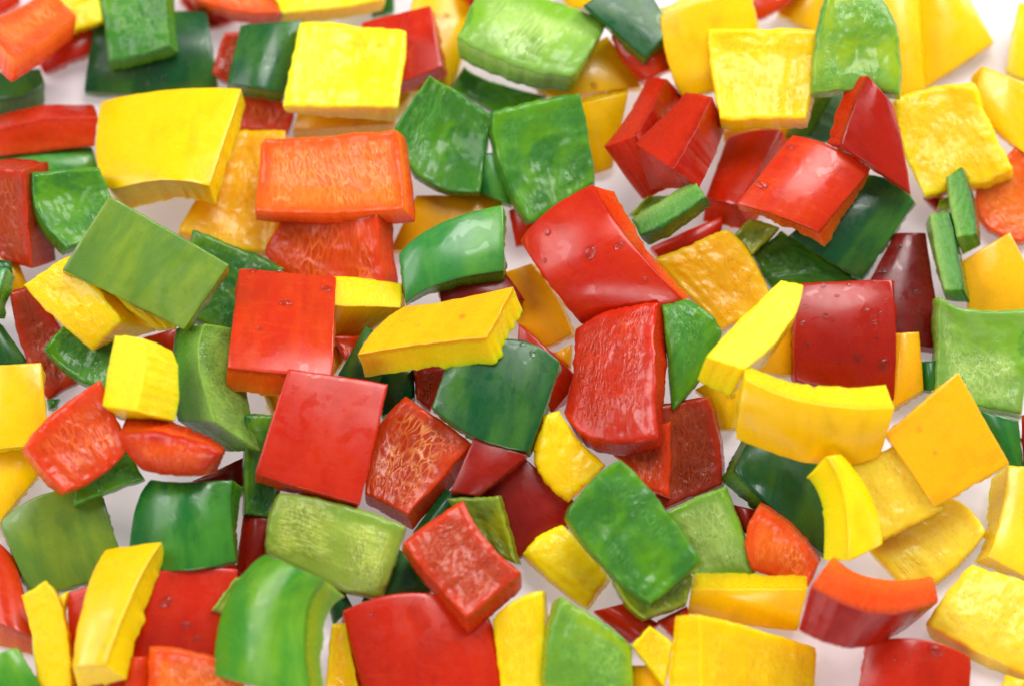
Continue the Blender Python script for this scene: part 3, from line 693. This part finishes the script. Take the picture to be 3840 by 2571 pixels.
P('A3','I','gl',6,[(455,-80),(780,-30),(932,625),(348,618)],[(-10,15),(12,15),(8,35),(-5,30)],'big green piece with its inner side up at the top edge on the right',mid={1:(912,200),2:(640,600),3:(375,290)},bu=20,bv=12,dent=[(650,300,160,-16)])
P('A3','S','y',3,[(260,-60),(480,-80),(440,240),(130,90)],(0,20),'yellow piece behind the big green one at the top edge')
P('A3','S','rp',4,[(-60,-60),(350,-90),(240,10),(5,135)],(0,15),'red piece cut by the top edge between the tall yellow and the big green piece')
P('A3','C','gc',5,[(400,590),(512,560),(345,900),(185,890)],[(70,40),(75,45),(115,45),(60,30)],'green stick leaning left of the red point, upper right',mid={1:(455,710),3:(300,700)},t=95,skin=1)
P('A3','S','rr',6,[(722,495),(886,682),(1000,1260),(540,950)],[(-100,-5),(10,10),(0,15),(-82,-15)],'pointed red piece with a reflection on its skin, upper right',mid={1:(955,970),3:(620,715)},bu=36,t=100)
P('C0','C','y',6,[(140,975),(298,880),(468,1650),(255,1650)],(24,20),'narrow bent yellow strip in the bottom left',mid={1:(425,1150),3:(200,1230)},t=100,skin=1,rough=1.5)
P('C0','S','y',7,[(690,670),(1062,625),(690,1435),(470,1440)],[(0,80),(24,112),(138,95),(40,150)],'tall yellow slab with a shiny face and frayed right edge, bottom left',mid={1:(868,960),3:(560,960)},t=120,rough=1.8,bu=14,bv=20,drops=[(548,1048,16),(680,1305,16),(755,765,10),(740,1158,14)])
P('C0','S','r',4,[(440,960),(1560,800),(1420,1720),(480,1720)],(0,25),'broad red piece with a large drop behind the tall yellow slab, bottom left',mid={0:(1020,815)},bu=30,drops=[(1085,1015,52),(1218,1165,32),(1290,1255,30),(530,1000,14)])
P('C0','I','ro',3,[(1370,780),(1530,760),(1620,830),(1550,860)],(0,15),'small orange bit between the glossy green piece and the broad red one')
P('C1','S','rd',3.1,[(20,450),(300,480),(100,860),(-30,820)],(0,20),'dark red piece right of the glossy curved green piece, lower left')
P('C0','I','ro',6,[(985,1320),(1612,1465),(1560,1750),(940,1720)],[(-15,-15),(0,-15),(10,10),(-20,10)],'orange block cut by the bottom edge, left of the large light green piece',mid={0:(1270,1352)},bu=8)
P('C0','S','rp',5,[(830,1380),(985,1370),(950,1700),(800,1700)],(0,10),'orange red strip at the bottom edge between the yellow slab and the orange block')
P('C0','S','g',5,[(985,215),(1525,220),(1545,750),(840,780)],[(0,30),(62,55),(15,8),(0,30)],'curved glossy green piece with a big white highlight, lower left',mid={0:(1200,235),1:(1512,440),2:(1200,812),3:(880,420)},bu=70,bv=16,t=100,dent=[(1150,180,130,-22)])
P('C0','S','go',4,[(0,490),(680,335),(830,830),(210,985)],[(-5,20),(5,20),(5,25),(-12,12)],'wide matt olive green piece, lower left, under a narrow green one',mid={0:(330,300),3:(80,700),1:(735,540)},bu=10,bv=14)
P('C0','I','g',4.5,[(500,150),(825,30),(945,215),(488,385)],(0,16),'narrow green piece under the glowing orange one, lower left')
P('C0','S','rp',3,[(-120,520),(90,720),(212,1250),(-120,1110)],[(0,100),(0,60),(0,115),(0,150)],'red piece at the left edge below the wide olive green one',mid={1:(150,930)},t=110)
P('C0','S','yb',2,[(370,980),(460,940),(440,1070),(400,1080)],(0,15),'yellow sliver under the wide olive green piece, bottom left')
P('C0','S','gl',6,[(-120,1400),(110,1312),(290,1600),(-120,1720)],(14,8),'light green piece in the bottom left corner')
P('C0','I','gy',5,[(1530,880),(1620,840),(1500,1050),(1395,1060)],(0,5),'torn scrap of pith beside the large light green piece',t=35,rough=3)
P('C1','S','gl',7,[(165,702),(555,872),(460,1650),(-165,1500)],[(10,10),(140,105),(95,20),(0,30)],'large light green curved piece with a yellowish cut rim, bottom left of centre',mid={1:(428,1130),3:(-95,1020)},bu=64,bv=14,t=112,rough=1.3)
P('C1','I','gy',6,[(250,300),(1080,525),(935,995),(172,692)],[(-18,10),(5,15),(8,12),(-18,15)],'yellowish green square with silvery wet inner side, below the flat red square',mid={0:(640,365),2:(620,915),3:(192,480)},bu=8,bv=8)
P('C1','I','rv',7,[(1080,-325),(1530,-15),(1095,455),(815,322)],[(0,30),(25,80),(32,95),(10,60)],'orange piece with a coarse net of pale veins, right of the flat red square',mid={0:(1290,-185),3:(880,-60)},bu=-6,bv=-20,t=110)
P('C1','I','rw',8,[(1455,350),(1850,825),(1475,1130),(1055,625)],[(0,20),(5,95),(15,105),(-10,50)],'reddish orange notched piece with rough inner side, bottom middle',mid={0:(1612,618),2:(1272,900)},bu=-8,bv=-6,t=115)
P('C1','S','r',5,[(665,1075),(1630,1120),(1700,1720),(850,1720)],[(-5,70),(0,30),(0,20),(-60,20)],'big red piece cut by the bottom edge, bottom middle',mid={0:(1180,955),1:(1695,1400)},bu=28,bv=14,drops=[(860,1100,22)])
P('C1','S','gd',3,[(1000,640),(1300,880),(1210,1000),(790,1015)],(0,20),'dark green piece between the yellowish green square and the notched orange one')
P('C1','S','gd',2,[(560,900),(690,960),(735,1050),(610,1165)],(0,15),'dark green tip right of the large light green piece')
P('C1','I','ya',3,[(600,1170),(690,1150),(800,1700),(540,1700)],(0,20),'amber yellow piece between the large light green and the big red piece, bottom edge')
P('C1','I','go',4,[(1350,340),(1690,322),(1815,770),(1560,680)],(22,5),'olive green strip behind the notched reddish orange piece')
P('C1','S','gd',3,[(1340,280),(1500,340),(1300,560),(1130,560)],(0,15),'dark green bit between the two veined orange pieces')
P('C1','S','rd',3,[(1530,-60),(1880,60),(1560,330),(1370,300)],(0,20),'dark red piece right of the coarsely veined orange piece',bu=12)
P('C2','S','rd',2.5,[(100,60),(520,430),(70,740),(-170,330)],(0,20),'deep red piece in the middle bottom gap, above the small yellow piece',bu=12)
P('C2','I','y',6,[(250,-195),(345,-222),(660,125),(410,370)],(-4,14),'curvy yellow piece with a brown spot, middle, under two green pieces',mid={1:(490,-30),3:(200,110)},bu=24,bv=0,t=80,rough=1.4)
P('C2','I','g',8,[(738,78),(1280,752),(945,1040),(390,455)],[(5,10),(8,15),(-8,20),(-22,18)],'large bright green piece with two dark dimples in its inner side, lower middle',mid={0:(1010,372),2:(640,790),3:(540,245)},bu=-4,bv=-6,t=80,dent=[(660,450,110,-4),(970,760,130,-4)])
P('C2','I','go',6,[(690,860),(1215,840),(1180,1035),(900,1135)],(-12,18),'dark olive piece right under the large bright green one',mid={3:(765,1010)})
P('C2','I','gp',5,[(1040,425),(1430,255),(1628,850),(1250,910)],(8,8),'greyish green square right of the large bright green piece',mid={1:(1530,520)})
P('C2','I','rd',4,[(985,-270),(1300,-318),(1403,258),(960,440)],[(10,15),(30,5),(15,15),(0,15)],'dull red upright piece above the greyish green square',mid={1:(1385,-60)})
P('C2','I','r',5,[(690,60),(1075,-170),(1060,335),(860,260)],(5,10),'red piece under the largest red one, right of the large bright green',mid={3:(790,140)})
P('C2','I','yb',6,[(100,700),(368,513),(665,858),(520,1055)],[(0,30),(5,15),(18,25),(10,20)],'small lemon yellow rectangle left of the large bright green piece',mid={0:(210,590),1:(520,680),3:(270,870)},bu=8,bv=14)
P('C2','S','r',4,[(565,1078),(760,1030),(1000,1160),(805,1285)],(0,15),'red piece under the dark olive one, bottom middle')
P('C2','S','rp',4,[(980,1140),(1180,1045),(1200,1150),(1090,1250)],(0,15),'small orange red bit left of the ribbed yellow piece')
P('C2','I','y',5,[(-95,1130),(238,948),(290,1700),(-30,1700)],(22,12),'yellow piece with fibrous inner side left of the lime green one, bottom middle',mid={0:(60,1000)},bu=12)
P('C2','I','gl',7,[(345,980),(815,1300),(825,1720),(265,1680)],[(-38,25),(5,10),(0,10),(-30,20)],'lime green piece with inner side up at the bottom edge, middle',mid={0:(600,1130),3:(260,1330)},bu=24,bv=10)
P('C2','I','y',4,[(935,1168),(1085,1285),(1030,1570),(806,1300)],(0,10),'small translucent yellow scrap left of the ribbed yellow piece',t=60)
P('C2','S','ya',3,[(820,1430),(1040,1430),(1020,1700),(820,1700)],(0,15),'amber bit at the bottom edge under the translucent scrap')
P('B1','I','rd',3,[(1125,940),(1400,900),(1240,1215),(1155,1150)],(0,15),'dark red piece with shiny veins below the ragged edge of the amber slab')
P('B2','S','gd',7,[(-395,935),(352,895),(150,1485),(-497,1200)],[(0,25),(5,45),(0,30),(10,30)],'dark green glossy piece with a pale sheen below the amber slab, centre',mid={0:(-10,752),1:(262,1180),2:(-160,1410)},bu=26,bv=12,t=95,rough=1.3,drops=[(105,787,24),(170,848,26),(-400,1190,12)])
P('B2','S','r',5,[(80,650),(482,1020),(295,1238),(60,900)],(22,12),'red piece between the dark green glossy one and the largest red one',mid={0:(255,800)})
P('B2','S','ya',3,[(-60,330),(165,258),(430,720),(150,850)],(24,12),'smooth yellow piece left of the domed red piece',mid={1:(310,455)},bu=14)
P('B2','S','ya',2,[(280,860),(430,780),(425,940),(350,900)],(0,10),'small yellow bit left of the largest red piece')
P('B2','S','r',5,[(15,-90),(200,-150),(250,100),(60,150)],(0,10),'red corner behind the left end of the domed red piece')
P('B0','S','g',2,[(300,1140),(390,1140),(375,1200),(312,1215)],(0,10),'tiny green bit above the glowing orange piece on the left')
P('C2','S','rd',3,[(1470,380),(1640,420),(1620,600),(1540,560)],(0,10),'dark red bit between the greyish green square and the bluish dark green piece')

PIECES.sort(key=lambda q: q.layer)
for q in PIECES:
    shape(q); settle(q)
for q in PIECES:
    build(q)
bpy.context.view_layer.update()
